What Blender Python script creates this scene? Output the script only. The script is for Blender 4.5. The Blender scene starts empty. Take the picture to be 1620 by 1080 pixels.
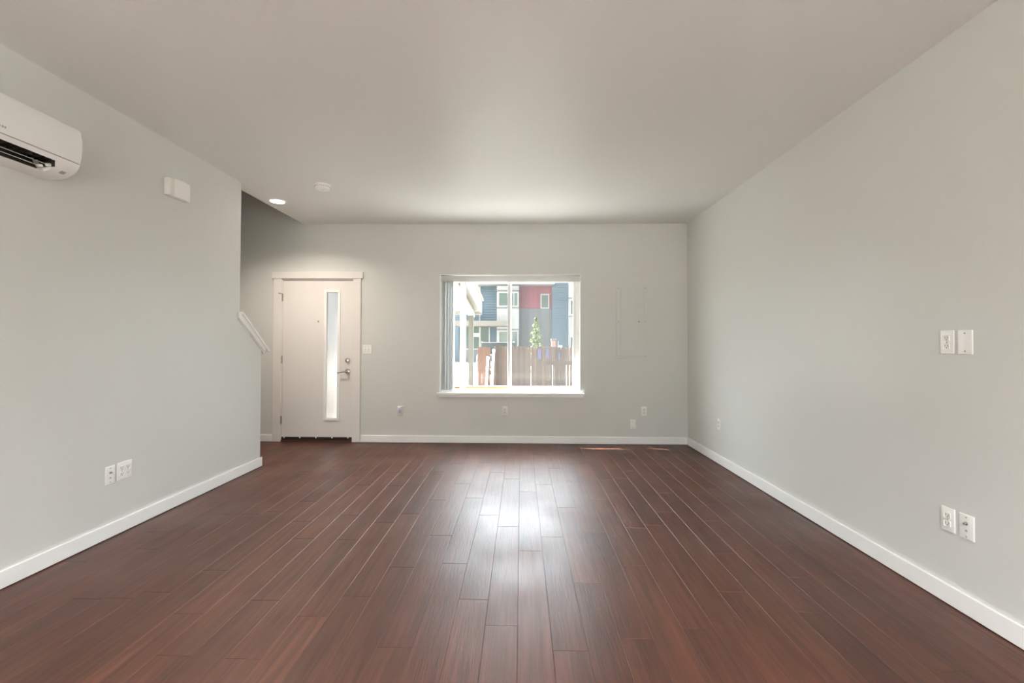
import bpy, bmesh, math, random
from mathutils import Vector, Matrix
random.seed(7)
SC = bpy.context.scene
COL = SC.collection
R = math.radians

# ------------------------------------------------------------------ camera
cam_d = bpy.data.cameras.new('camera')
cam = bpy.data.objects.new('camera', cam_d)
COL.objects.link(cam)
cam_d.sensor_fit = 'HORIZONTAL'
cam_d.sensor_width = 36.0
cam_d.lens = 36.0 * 727.0 / 1620.0
cam_d.shift_y = -10.283 / 1620.0
cam_d.clip_start = 0.02
cam_d.clip_end = 400
CAM_H = 1.251
cam.matrix_world = (Matrix.Translation((0, 0, CAM_H)) @ Matrix.Rotation(R(1.119), 4, 'Z')
                    @ Matrix.Rotation(R(90 + 1.011), 4, 'X') @ Matrix.Rotation(R(0.186), 4, 'Z'))
SC.camera = cam

# ------------------------------------------------------------------ exposure, sky, sun
SC.view_settings.view_transform = 'Standard'
SC.view_settings.look = 'None'
SC.view_settings.gamma = 1.0
SC.view_settings.exposure = 2.02
SC.view_settings.use_curve_mapping = False
SC.cycles.max_bounces = 12
SC.cycles.diffuse_bounces = 8
SC.cycles.transparent_max_bounces = 16
SC.cycles.sample_clamp_indirect = 6.0
SC.cycles.caustics_reflective = False

SUN_DIR = Vector((0.80, -0.19, -0.63)).normalized()      # the way the light travels
SKY = 0.22
wd = bpy.data.worlds.new('sky')
SC.world = wd
wd.use_nodes = True
nt = wd.node_tree
nt.nodes.clear()
sky = nt.nodes.new('ShaderNodeTexSky')
sky.sky_type = 'NISHITA'
sky.sun_disc = False
sky.sun_elevation = R(37)
sky.sun_rotation = R(-103)
sky.dust_density = 2.5
hs = nt.nodes.new('ShaderNodeHueSaturation')
hs.inputs['Saturation'].default_value = 0.30
bg = nt.nodes.new('ShaderNodeBackground')
bg.inputs['Strength'].default_value = SKY
wo = nt.nodes.new('ShaderNodeOutputWorld')
nt.links.new(sky.outputs[0], hs.inputs['Color'])
# unseen bright cloud added on the sun's side to light room and floor
FILL_CLOUD = 6.0
wtc = nt.nodes.new('ShaderNodeTexCoord')
wsp = nt.nodes.new('ShaderNodeSeparateXYZ')
nt.links.new(wtc.outputs['Generated'], wsp.inputs[0])
wmr = nt.nodes.new('ShaderNodeMapRange')
wmr.interpolation_type = 'SMOOTHSTEP'
wmr.inputs['From Min'].default_value = -0.05
wmr.inputs['From Max'].default_value = 0.55
nt.links.new(wsp.outputs['Y'], wmr.inputs['Value'])
wno = nt.nodes.new('ShaderNodeTexNoise')
wno.inputs['Scale'].default_value = 2.2
wno.inputs['Detail'].default_value = 5
nt.links.new(wtc.outputs['Generated'], wno.inputs['Vector'])
wm2 = nt.nodes.new('ShaderNodeMapRange')
wm2.inputs['From Min'].default_value = 0.25
wm2.inputs['From Max'].default_value = 0.6
wm2.inputs['To Min'].default_value = 0.55
nt.links.new(wno.outputs['Fac'], wm2.inputs['Value'])
wmu = nt.nodes.new('ShaderNodeMath')
wmu.operation = 'MULTIPLY'
nt.links.new(wmr.outputs[0], wmu.inputs[0])
nt.links.new(wm2.outputs[0], wmu.inputs[1])
wmz = nt.nodes.new('ShaderNodeMapRange')          # added cloud dimmed low down to soften the floor reflection
wmz.interpolation_type = 'SMOOTHSTEP'
wmz.inputs['From Min'].default_value = 0.05
wmz.inputs['From Max'].default_value = 0.50
wmz.inputs['To Min'].default_value = 0.40
nt.links.new(wsp.outputs['Z'], wmz.inputs['Value'])
wmv = nt.nodes.new('ShaderNodeMath')
wmv.operation = 'MULTIPLY'
nt.links.new(wmu.outputs[0], wmv.inputs[0])
nt.links.new(wmz.outputs[0], wmv.inputs[1])
wmx = nt.nodes.new('ShaderNodeMix')
wmx.data_type = 'RGBA'
nt.links.new(wmv.outputs[0], wmx.inputs['Factor'])
nt.links.new(hs.outputs[0], wmx.inputs['A'])
wmx.inputs['B'].default_value = (0.91 * FILL_CLOUD / SKY, 0.965 * FILL_CLOUD / SKY, 1.03 * FILL_CLOUD / SKY, 1)
nt.links.new(wmx.outputs['Result'], bg.inputs['Color'])
nt.links.new(bg.outputs[0], wo.inputs['Surface'])

sl = bpy.data.lights.new('sun', 'SUN')
sl.energy = 22.0
sl.angle = R(0.6)
sl.color = (1.0, 0.98, 0.945)
so = bpy.data.objects.new('sun', sl)
COL.objects.link(so)
so.rotation_euler = SUN_DIR.to_track_quat('-Z', 'Y').to_euler()
so.location = (-8, 8, 9)


def portal(name, cx, y, cz, w, h, rx):
    l = bpy.data.lights.new(name, 'AREA')
    l.shape = 'RECTANGLE'
    l.size, l.size_y = w, h
    l.cycles.is_portal = True
    o = bpy.data.objects.new(name, l)
    COL.objects.link(o)
    o.location = (cx, y, cz)
    o.rotation_euler = (rx, 0, 0)


# ------------------------------------------------------------------ room numbers (metres)
D = 5.756          # inner face of the back wall
XL, XR = -2.625, 2.07
H = 2.75
YR = -3.3          # wall behind the camera
XS = -3.80         # far side of the stairwell
XO = -2.76         # stair side of the left wall
WT = 0.16
portal('window_portal', -0.14, D + 0.17, 1.37, 1.75, 1.45, R(-90))
portal('patio_portal', -0.275, YR - 0.02, 1.32, 4.55, 2.6, R(90))


# ------------------------------------------------------------------ materials
def mat(name, col, rough=0.5, metal=0.0, spec=0.5, bump=None, var=None, coat=0.0, obvar=0.0):
    """bump=(scale, strength, distance); var=(scale, amount) mottles the colour"""
    m = bpy.data.materials.new(name)
    m.use_nodes = True
    n = m.node_tree
    b = n.nodes['Principled BSDF']
    b.inputs['Base Color'].default_value = (*col, 1)
    b.inputs['Roughness'].default_value = rough
    b.inputs['Metallic'].default_value = metal
    b.inputs['Specular IOR Level'].default_value = spec
    if coat:
        b.inputs['Coat Weight'].default_value = coat
    tc = n.nodes.new('ShaderNodeTexCoord')
    if var:
        t = n.nodes.new('ShaderNodeTexNoise')
        t.inputs['Scale'].default_value = var[0]
        t.inputs['Detail'].default_value = 4
        n.links.new(tc.outputs['Object'], t.inputs['Vector'])
        mx = n.nodes.new('ShaderNodeMix')
        mx.data_type = 'RGBA'
        a = var[1]
        mx.inputs['A'].default_value = (*[c * (1 - a) for c in col], 1)
        mx.inputs['B'].default_value = (*[min(1, c * (1 + a)) for c in col], 1)
        n.links.new(t.outputs['Fac'], mx.inputs['Factor'])
        n.links.new(mx.outputs['Result'], b.inputs['Base Color'])
        if obvar:                                  # boards differ from one to the next
            oi = n.nodes.new('ShaderNodeObjectInfo')
            mr = n.nodes.new('ShaderNodeMapRange')
            mr.inputs['To Min'].default_value = 1 - obvar
            mr.inputs['To Max'].default_value = 1 + obvar
            n.links.new(oi.outputs['Random'], mr.inputs['Value'])
            vs = n.nodes.new('ShaderNodeVectorMath')
            vs.operation = 'SCALE'
            n.links.new(mx.outputs['Result'], vs.inputs[0])
            n.links.new(mr.outputs[0], vs.inputs['Scale'])
            n.links.new(vs.outputs[0], b.inputs['Base Color'])
    if bump:
        t = n.nodes.new('ShaderNodeTexNoise')
        t.inputs['Scale'].default_value = bump[0]
        t.inputs['Detail'].default_value = 2
        n.links.new(tc.outputs['Object'], t.inputs['Vector'])
        bp = n.nodes.new('ShaderNodeBump')
        bp.inputs['Strength'].default_value = bump[1]
        bp.inputs['Distance'].default_value = bump[2]
        n.links.new(t.outputs['Fac'], bp.inputs['Height'])
        n.links.new(bp.outputs['Normal'], b.inputs['Normal'])
    return m


def siding_mat(name, col, pitch, depth=0.012, axis='Z'):
    """lap siding: each course a sawtooth in relief"""
    m = mat(name, col, 0.6)
    n = m.node_tree
    b = n.nodes['Principled BSDF']
    tc = n.nodes.new('ShaderNodeTexCoord')
    sp = n.nodes.new('ShaderNodeSeparateXYZ')
    n.links.new(tc.outputs['Object'], sp.inputs[0])
    d = n.nodes.new('ShaderNodeMath'); d.operation = 'DIVIDE'
    n.links.new(sp.outputs[axis], d.inputs[0]); d.inputs[1].default_value = pitch
    f = n.nodes.new('ShaderNodeMath'); f.operation = 'FRACT'
    n.links.new(d.outputs[0], f.inputs[0])
    inv = n.nodes.new('ShaderNodeMath'); inv.operation = 'SUBTRACT'
    inv.inputs[0].default_value = 1; n.links.new(f.outputs[0], inv.inputs[1])
    bp = n.nodes.new('ShaderNodeBump'); bp.inputs['Distance'].default_value = depth * 4
    n.links.new(inv.outputs[0], bp.inputs['Height'])
    n.links.new(bp.outputs['Normal'], b.inputs['Normal'])
    # the painted courses weather unevenly from board to board
    fl = n.nodes.new('ShaderNodeMath'); fl.operation = 'FLOOR'
    n.links.new(d.outputs[0], fl.inputs[0])
    wn = n.nodes.new('ShaderNodeTexWhiteNoise'); wn.noise_dimensions = '1D'
    n.links.new(fl.outputs[0], wn.inputs['W'])
    mx = n.nodes.new('ShaderNodeMix'); mx.data_type = 'RGBA'
    mx.inputs['A'].default_value = (*[c * .88 for c in col], 1)
    mx.inputs['B'].default_value = (*[c * 1.12 for c in col], 1)
    n.links.new(wn.outputs['Value'], mx.inputs['Factor'])
    n.links.new(mx.outputs['Result'], b.inputs['Base Color'])
    return m


def clear_glass(name, tint=(1, 1, 1), haze=0.0, haze_col=(.9, .9, .88)):
    m = bpy.data.materials.new(name)
    m.use_nodes = True
    n = m.node_tree
    n.nodes.clear()
    out = n.nodes.new('ShaderNodeOutputMaterial')
    tr = n.nodes.new('ShaderNodeBsdfTransparent'); tr.inputs[0].default_value = (*tint, 1)
    gl = n.nodes.new('ShaderNodeBsdfGlossy'); gl.inputs['Roughness'].default_value = 0.02
    fr = n.nodes.new('ShaderNodeFresnel')
    ge = n.nodes.new('ShaderNodeNewGeometry')          # the far face of the pane must not reflect totally
    e = n.nodes.new('ShaderNodeMath'); e.operation = 'MULTIPLY_ADD'
    n.links.new(ge.outputs['Backfacing'], e.inputs[0]); e.inputs[1].default_value = -2; e.inputs[2].default_value = 1
    pw = n.nodes.new('ShaderNodeMath'); pw.operation = 'POWER'; pw.inputs[0].default_value = 1.16
    n.links.new(e.outputs[0], pw.inputs[1]); n.links.new(pw.outputs[0], fr.inputs['IOR'])
    a = n.nodes.new('ShaderNodeMixShader')
    n.links.new(fr.outputs[0], a.inputs[0]); n.links.new(tr.outputs[0], a.inputs[1]); n.links.new(gl.outputs[0], a.inputs[2])
    last = a
    if haze:  # scattering veil mixed in to give a washed-out, hazy view
        df = n.nodes.new('ShaderNodeBsdfDiffuse'); df.inputs[0].default_value = (*haze_col, 1)
        tl = n.nodes.new('ShaderNodeBsdfTranslucent'); tl.inputs[0].default_value = (*haze_col, 1)
        h = n.nodes.new('ShaderNodeMixShader'); h.inputs[0].default_value = 0.6
        n.links.new(df.outputs[0], h.inputs[1]); n.links.new(tl.outputs[0], h.inputs[2])
        c = n.nodes.new('ShaderNodeMixShader'); c.inputs[0].default_value = haze
        n.links.new(a.outputs[0], c.inputs[1]); n.links.new(h.outputs[0], c.inputs[2])
        last = c
    n.links.new(last.outputs[0], out.inputs['Surface'])
    return m


def frosted_glass(name):
    m = bpy.data.materials.new(name)
    m.use_nodes = True
    n = m.node_tree
    n.nodes.clear()
    out = n.nodes.new('ShaderNodeOutputMaterial')
    tc = n.nodes.new('ShaderNodeTexCoord')
    no = n.nodes.new('ShaderNodeTexNoise'); no.inputs['Scale'].default_value = 130
    n.links.new(tc.outputs['Object'], no.inputs['Vector'])
    bp = n.nodes.new('ShaderNodeBump'); bp.inputs['Distance'].default_value = 0.004; bp.inputs['Strength'].default_value = .6
    n.links.new(no.outputs['Fac'], bp.inputs['Height'])
    rf = n.nodes.new('ShaderNodeBsdfRefraction'); rf.inputs['IOR'].default_value = 1.25; rf.inputs['Roughness'].default_value = 0.30; rf.inputs[0].default_value = (.46, .45, .435, 1)
    tl = n.nodes.new('ShaderNodeBsdfTranslucent'); tl.inputs[0].default_value = (.17, .17, .165, 1)
    gl = n.nodes.new('ShaderNodeBsdfGlossy'); gl.inputs['Roughness'].default_value = 0.25
    n.links.new(bp.outputs[0], rf.inputs['Normal']); n.links.new(bp.outputs[0], gl.inputs['Normal'])
    a = n.nodes.new('ShaderNodeMixShader'); a.inputs[0].default_value = 0.35
    n.links.new(rf.outputs[0], a.inputs[1]); n.links.new(tl.outputs[0], a.inputs[2])
    b = n.nodes.new('ShaderNodeMixShader'); b.inputs[0].default_value = 0.06
    n.links.new(a.outputs[0], b.inputs[1]); n.links.new(gl.outputs[0], b.inputs[2])
    n.links.new(b.outputs[0], out.inputs['Surface'])
    return m


def emit(name, col, s):
    m = bpy.data.materials.new(name)
    m.use_nodes = True
    b = m.node_tree.nodes['Principled BSDF']
    b.inputs['Base Color'].default_value = (*col, 1)
    b.inputs['Emission Color'].default_value = (*col, 1)
    b.inputs['Emission Strength'].default_value = s
    return m


def floor_mat():
    m = mat('dark_walnut_planks', (0.09, 0.04, 0.028), 0.3)
    n = m.node_tree
    L = n.links.new
    b = n.nodes['Principled BSDF']
    at = n.nodes.new('ShaderNodeAttribute'); at.attribute_name = 'tone'
    ge = n.nodes.new('ShaderNodeNewGeometry')
    mul = n.nodes.new('ShaderNodeVectorMath'); mul.operation = 'MULTIPLY'
    mul.inputs[1].default_value = (1.0, 0.045, 1.0)
    L(ge.outputs['Position'], mul.inputs[0])
    off = n.nodes.new('ShaderNodeVectorMath'); off.operation = 'SCALE'; off.inputs[0].default_value = (37, 91, 53)
    L(at.outputs['Fac'], off.inputs['Scale'])
    add = n.nodes.new('ShaderNodeVectorMath'); add.operation = 'ADD'
    L(mul.outputs[0], add.inputs[0]); L(off.outputs[0], add.inputs[1])
    g = n.nodes.new('ShaderNodeTexNoise'); g.inputs['Scale'].default_value = 55; g.inputs['Detail'].default_value = 6
    g.inputs['Distortion'].default_value = 0.6
    L(add.outputs[0], g.inputs['Vector'])
    g2 = n.nodes.new('ShaderNodeTexNoise'); g2.inputs['Scale'].default_value = 9; g2.inputs['Detail'].default_value = 3
    L(add.outputs[0], g2.inputs['Vector'])
    cr = n.nodes.new('ShaderNodeValToRGB')
    cr.color_ramp.elements[0].position = 0.30; cr.color_ramp.elements[0].color = (0.070, 0.024, 0.0145, 1)
    cr.color_ramp.elements[1].position = 0.72; cr.color_ramp.elements[1].color = (0.150, 0.052, 0.029, 1)
    L(g.outputs['Fac'], cr.inputs[0])
    # board to board tone
    mr = n.nodes.new('ShaderNodeMapRange'); mr.inputs['To Min'].default_value = 0.66; mr.inputs['To Max'].default_value = 0.90
    L(at.outputs['Fac'], mr.inputs['Value'])
    mr2 = n.nodes.new('ShaderNodeMapRange'); mr2.inputs['From Min'].default_value = .3; mr2.inputs['From Max'].default_value = .7
    mr2.inputs['To Min'].default_value = 0.80; mr2.inputs['To Max'].default_value = 1.2
    L(g2.outputs['Fac'], mr2.inputs['Value'])
    mm = n.nodes.new('ShaderNodeMath'); mm.operation = 'MULTIPLY'
    L(mr.outputs[0], mm.inputs[0]); L(mr2.outputs[0], mm.inputs[1])
    sc = n.nodes.new('ShaderNodeVectorMath'); sc.operation = 'SCALE'
    L(cr.outputs['Color'], sc.inputs[0]); L(mm.outputs[0], sc.inputs['Scale'])
    L(sc.outputs[0], b.inputs['Base Color'])
    # wire-brushed relief running along the boards
    w = n.nodes.new('ShaderNodeTexNoise'); w.inputs['Scale'].default_value = 210; w.inputs['Detail'].default_value = 2
    L(add.outputs[0], w.inputs['Vector'])
    w2 = n.nodes.new('ShaderNodeTexNoise'); w2.inputs['Scale'].default_value = 14; w2.inputs['Detail'].default_value = 2
    L(add.outputs[0], w2.inputs['Vector'])
    bp = n.nodes.new('ShaderNodeBump'); bp.inputs['Strength'].default_value = 0.42; bp.inputs['Distance'].default_value = 0.002
    L(w.outputs['Fac'], bp.inputs['Height'])
    bp2 = n.nodes.new('ShaderNodeBump'); bp2.inputs['Strength'].default_value = 0.12; bp2.inputs['Distance'].default_value = 0.004
    L(w2.outputs['Fac'], bp2.inputs['Height']); L(bp.outputs[0], bp2.inputs['Normal'])
    L(bp2.outputs[0], b.inputs['Normal'])
    # worn and scuffed sheen
    s = n.nodes.new('ShaderNodeTexNoise'); s.inputs['Scale'].default_value = 1.7; s.inputs['Detail'].default_value = 5
    L(ge.outputs['Position'], s.inputs['Vector'])
    rr = n.nodes.new('ShaderNodeMapRange'); rr.inputs['From Min'].default_value = .3; rr.inputs['From Max'].default_value = .7
    rr.inputs['To Min'].default_value = 0.35; rr.inputs['To Max'].default_value = 0.50
    L(s.outputs['Fac'], rr.inputs['Value'])
    L(rr.outputs[0], b.inputs['Roughness'])
    b.inputs['Specular IOR Level'].default_value = 0.5
    return m


WALL = (0.683, 0.69, 0.662)
M = dict(
    wall=mat('greige_eggshell_paint', WALL, 0.42, spec=0.4, bump=(230, 0.22, 0.004)),
    ceil=mat('ceiling_paint', (0.755, 0.745, 0.725), 0.42, spec=0.45, bump=(180, 0.2, 0.004)),
    trim=mat('white_trim_paint', (0.90, 0.90, 0.885), 0.35),
    door=mat('white_door_paint', (0.80, 0.775, 0.745), 0.38),
    vinyl=mat('white_vinyl', (0.88, 0.88, 0.87), 0.3),
    vane=mat('pale_vinyl_vane', (0.74, 0.74, 0.73), 0.45),
    plate=mat('white_plastic', (0.89, 0.885, 0.86), 0.28),
    plate2=mat('ivory_white_plastic', (0.82, 0.805, 0.77), 0.35),
    dark=mat('dark_slot', (0.03, 0.028, 0.025), 0.6),
    slot=mat('socket_slot', (0.20, 0.19, 0.18), 0.6),
    grey=mat('grey_print', (0.42, 0.42, 0.42), 0.6),
    nickel=mat('satin_nickel', (0.62, 0.58, 0.53), 0.25, metal=1.0),
    bronze=mat('dull_hinge_metal', (0.42, 0.37, 0.31), 0.35, metal=1.0),
    brownwood=mat('dark_brown_threshold', (0.055, 0.022, 0.014), 0.4),
    blackrub=mat('dark_rubber', (0.02, 0.015, 0.012), 0.7),
    ac=mat('air_conditioner_plastic', (0.89, 0.89, 0.885), 0.25),
    glass=clear_glass('clear_glass', (.97, .99, .98), 0.006),
    screen=clear_glass('fine_insect_mesh', (1, 1, 1), 0.08, (.12, .12, .12)),
    frost=frosted_glass('pebbled_glass'),
    lens=emit('lit_diffuser', (1.0, 0.93, 0.83), 9.0),
    nlight=mat('lilac_night_light_lens', (0.62, 0.60, 0.82), 0.15),
    floor=floor_mat(),
    concrete=mat('pale_concrete', (0.47, 0.46, 0.44), 0.8, var=(1.2, .12)),
    blue=mat('blue_lap_siding', (0.060, 0.094, 0.120), 0.6),
    bwhite=mat('white_facade_panel', (0.26, 0.26, 0.253), 0.6),
    red=siding_mat('red_facade_panel', (0.16, 0.036, 0.048), 0.305, 0.002, 'X'),
    bgrey=siding_mat('grey_facade_panel', (0.095, 0.097, 0.10), 0.305, 0.002, 'X'),
    bdark=mat('charcoal_base', (0.10, 0.105, 0.115), 0.6),
    bpane=mat('green_tinted_pane', (0.05, 0.075, 0.062), 0.08, spec=0.6),
    beam=mat('beige_porch_paint', (0.105, 0.098, 0.085), 0.6),
    fascia=mat('cream_fascia_paint', (0.30, 0.285, 0.255), 0.5),
    roofing=mat('pinkish_roofing', (0.55, 0.36, 0.35), 0.8),
    fence=mat('weathered_cedar', (0.058, 0.033, 0.023), 0.8, var=(9, .3), obvar=.45),
    gate=mat('orange_cedar', (0.085, 0.036, 0.019), 0.75, var=(9, .25)),
    stick=mat('yellow_pine_stick', (0.34, 0.21, 0.05), 0.6, var=(20, .2)),
    leaf=mat('pale_needles', (0.11, 0.145, 0.055), 0.7, var=(5, .35)),
    bark=mat('bark', (0.10, 0.11, 0.08), 0.9),
    patch=mat('blue_patch_tint', (0.06, 0.058, 0.13), 0.8),
    car=mat('black_car_paint', (0.02, 0.022, 0.025), 0.2, coat=.6),
    carglass=mat('car_glass', (0.010, 0.012, 0.012), 0.5, spec=0.03),
    chrome=mat('bright_trim', (0.75, 0.75, 0.75), 0.2, metal=1.0),
    meter=mat('pale_grey_metal', (0.62, 0.62, 0.60), 0.4),
    brown=mat('brown_box_paint', (0.30, 0.17, 0.13), 0.7),
    paving=mat('grey_paving', (0.42, 0.41, 0.39), 0.85, var=(1.5, .15)),
    soil=mat('dull_soil', (0.16, 0.145, 0.125), 0.9, var=(2, .25)),
    asphalt=mat('grey_asphalt', (0.09, 0.09, 0.092), 0.9, var=(3, .2)),
    grass=mat('dry_grass', (0.30, 0.28, 0.13), 0.9, var=(6, .3)),
)


# thin vinyl vanes let some daylight through
_n = M['vane'].node_tree
_b = _n.nodes['Principled BSDF']
_t = _n.nodes.new('ShaderNodeBsdfTranslucent')
_t.inputs[0].default_value = (.85, .85, .84, 1)
_x = _n.nodes.new('ShaderNodeMixShader')
_x.inputs[0].default_value = .28
_n.links.new(_b.outputs[0], _x.inputs[1])
_n.links.new(_t.outputs[0], _x.inputs[2])
_n.links.new(_x.outputs[0], _n.nodes['Material Output'].inputs['Surface'])


# ------------------------------------------------------------------ mesh helpers
class MB:
    def __init__(self):
        self.bm = bmesh.new()

    def box(self, x0, x1, y0, y1, z0, z1, bevel=0.0, seg=2):
        r = bmesh.ops.create_cube(self.bm, size=1.0)
        vs = r['verts']
        for v in vs:
            v.co = Vector(((x0 + x1) / 2 + v.co.x * (x1 - x0), (y0 + y1) / 2 + v.co.y * (y1 - y0),
                           (z0 + z1) / 2 + v.co.z * (z1 - z0)))
        if bevel:
            es = list({e for v in vs for e in v.link_edges})
            bmesh.ops.bevel(self.bm, geom=es, offset=bevel, segments=seg, profile=0.5, affect='EDGES')
        return self

    def prism(self, pts, a, b, axis='x', cap=True):
        """extrude a closed 2-D outline along an axis: x -> pts are (y, z); y -> (x, z); z -> (x, y)"""
        def P(p, t):
            return {'x': (t, p[0], p[1]), 'y': (p[0], t, p[1]), 'z': (p[0], p[1], t)}[axis]
        A = [self.bm.verts.new(P(p, a)) for p in pts]
        B = [self.bm.verts.new(P(p, b)) for p in pts]
        k = len(pts)
        for i in range(k):
            self.bm.faces.new((A[i], A[(i + 1) % k], B[(i + 1) % k], B[i]))
        if cap:
            self.bm.faces.new(A)
            self.bm.faces.new(B)
        return self

    def tube(self, p0, p1, r0, r1=None, n=16):
        r1 = r0 if r1 is None else r1
        p0, p1 = Vector(p0), Vector(p1)
        q = (p1 - p0).to_track_quat('Z', 'Y')
        ring = []
        for p, r in ((p0, r0), (p1, r1)):
            ring.append([self.bm.verts.new(p + q @ Vector((r * math.cos(2 * math.pi * i / n), r * math.sin(2 * math.pi * i / n), 0))) for i in range(n)])
        for i in range(n):
            self.bm.faces.new((ring[0][i], ring[0][(i + 1) % n], ring[1][(i + 1) % n], ring[1][i]))
        self.bm.faces.new(ring[0][::-1])
        self.bm.faces.new(ring[1])
        return self

    def lathe(self, prof, c, axis='z', n=40):
        """prof: (radius, height along axis) list"""
        rings = []
        for r, h in prof:
            ring = []
            for i in range(n):
                a = 2 * math.pi * i / n
                u, v = max(r, 1e-5) * math.cos(a), max(r, 1e-5) * math.sin(a)
                p = {'z': (u, v, h), 'y': (u, h, v), 'x': (h, u, v)}[axis]
                ring.append(self.bm.verts.new(Vector(c) + Vector(p)))
            rings.append(ring)
        for a, b in zip(rings, rings[1:]):
            for i in range(n):
                self.bm.faces.new((a[i], a[(i + 1) % n], b[(i + 1) % n], b[i]))
        self.bm.faces.new(rings[0])
        self.bm.faces.new(rings[-1])
        return self

    def build(self, name, m, parent=None, smooth=False):
        bm = self.bm
        bmesh.ops.recalc_face_normals(bm, faces=bm.faces)
        me = bpy.data.meshes.new(name)
        if parent is not None:
            o = parent
            off = Vector((0, 0, 0))
            while o is not None:
                off += o.location
                o = o.parent
            if not parent.get('_local'):
                bmesh.ops.translate(bm, verts=bm.verts, vec=-off)
        bm.to_mesh(me)
        bm.free()
        me.materials.append(m)
        if smooth:
            for p in me.polygons:
                p.use_smooth = True
            try:
                me.set_sharp_from_angle(angle=R(38))
            except Exception:
                pass
        ob = bpy.data.objects.new(name, me)
        COL.objects.link(ob)
        if parent is not None:
            ob.parent = parent
        return ob


def tag(o, label=None, cat=None, group=None, kind=None):
    for k, v in (('label', label), ('category', cat), ('group', group), ('kind', kind)):
        if v:
            o[k] = v
    return o


def thing(name, loc, label=None, cat=None, group=None, kind=None, rz=0.0):
    o = bpy.data.objects.new(name, None)
    o.empty_display_size = 0.1
    COL.objects.link(o)
    o.location = loc
    o.rotation_euler = (0, 0, rz)
    return tag(o, label, cat, group, kind)


def struct(o, label):
    cat = o.name.split('_')[0]
    return tag(o, label, cat, None, 'structure')


def wall_cells(mb, x0, x1, z0, z1, y0, y1, holes):
    xs = sorted({x0, x1, *[h[0] for h in holes], *[h[1] for h in holes]})
    zs = sorted({z0, z1, *[h[2] for h in holes], *[h[3] for h in holes]})
    for a, b in zip(xs, xs[1:]):
        for c, d in zip(zs, zs[1:]):
            mx, mz = (a + b) / 2, (c + d) / 2
            if not any(h[0] < mx < h[1] and h[2] < mz < h[3] for h in holes):
                mb.box(a, b, y0, y1, c, d)


# ------------------------------------------------------------------ floor of individual bevelled boards in one mesh
PW, PL, BV, BD = 0.1445, 1.10, 0.0014, 0.0011
anchor = {-18: 2.589, -17: 3.005, -16: 2.758, -15: 2.218, -13: 2.288, -12: 2.513, -11: 2.11, -10: 1.83, -9: 2.229, -7: 2.104,
          -6: 2.274, -5: 2.572, -4: 1.901, -3: 2.624, -2: 2.261, -1: 2.058, 0: 2.794, 1: 1.898, 2: 2.429, 3: 1.981, 4: 2.625,
          5: 2.057, 7: 2.363, 8: 2.792, 9: 2.195, 10: 2.518, 11: 1.817, 12: 2.587, 13: 2.828}


def make_floor():
    vs, fs, tone = [], [], []
    X0, X1, Y0, Y1 = XS, XR + .02, YR, D + 0.10
    k0, k1 = int(math.floor((X0 + .011) / PW)), int(math.ceil((X1 + .011) / PW))
    for k in range(k0, k1):
        xa, xb = max(X0, -.011 + k * PW), min(X1, -.011 + (k + 1) * PW)
        if xb - xa < .01:
            continue
        a = anchor.get(k, random.uniform(0, PL))
        y = a - PL * math.ceil((a - Y0) / PL)
        while y < Y1:
            ya, yb = max(y, Y0), min(y + PL, Y1)
            y += PL
            if yb - ya < .01:
                continue
            t = random.random()
            i = len(vs)
            vs += [(xa, ya, -BD), (xb, ya, -BD), (xb, yb, -BD), (xa, yb, -BD),
                   (xa + BV, ya + BV, 0), (xb - BV, ya + BV, 0), (xb - BV, yb - BV, 0), (xa + BV, yb - BV, 0)]
            fs += [(i + 4, i + 5, i + 6, i + 7), (i, i + 1, i + 5, i + 4), (i + 1, i + 2, i + 6, i + 5), (i + 2, i + 3, i + 7, i + 6), (i + 3, i, i + 4, i + 7)]
            tone += [t] * 5
    i = len(vs)
    vs += [(X0, Y0, -.10), (X1, Y0, -.10), (X1, Y1, -.10), (X0, Y1, -.10)]
    fs.append((i + 3, i + 2, i + 1, i)); tone.append(.5)
    me = bpy.data.meshes.new('floor')
    me.from_pydata(vs, [], fs)
    at = me.attributes.new('tone', 'FLOAT', 'FACE')
    for j, t in enumerate(tone):
        at.data[j].value = t
    me.materials.append(M['floor'])
    o = bpy.data.objects.new('floor', me)
    COL.objects.link(o)
    return struct(o, 'reddish dark brown wood plank floor running the length of the room')


make_floor()

# ------------------------------------------------------------------ walls and ceiling
UP = 5.3
mb = MB()
WIN = (-1.022, 0.746, 0.628, 2.116)
DOOR = (-3.045, -2.105, -0.2, 2.062)
wall_cells(mb, XS - .12, XR + .14, -.16, UP, D, D + WT, [WIN, DOOR])
struct(mb.build('wall_back', M['wall']), 'greige end wall holding the front door and the window')
mb = MB()
mb.box(XR, XR + .14, YR - .14, D, -.16, UP)
struct(mb.build('wall_right', M['wall']), 'long plain greige wall on the right')
mb = MB()
mb.prism([(YR, -.1), (4.60, -.1), (4.60, 1.168), (4.233, 1.447), (4.233, H + .3), (YR, H + .3)], XO, XL, 'x')
struct(mb.build('wall_left', M['wall']), 'greige left wall dropping to a sloped half wall beside the stairs')
mb = MB()
mb.box(XS - .12, XS, YR - .14, D, -.16, UP)
struct(mb.build('wall_stairwell', M['wall']), 'far side wall of the stairwell')
mb = MB()
wall_cells(mb, XS - .12, XR + .14, -.16, UP, YR - .14, YR, [(-2.55, 2.0, 0.02, 2.62)])
struct(mb.build('wall_rear', M['wall']), 'wall behind the camera with an added wide patio opening')
mb = MB()
mb.box(XO, XR + .01, YR, 4.233, H, H + .30)
mb.box(XO, XR + .01, 4.233, D, H, H + .30)
struct(mb.build('ceiling', M['ceil']), 'smooth greige ceiling over the living room')
mb = MB()
mb.box(XS - .12, XR + .14, YR - .14, D + WT, UP, UP + .12)
struct(mb.build('ceiling_upper', M['ceil']), 'upper ceiling above the open stairwell')
mb = MB()
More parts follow.
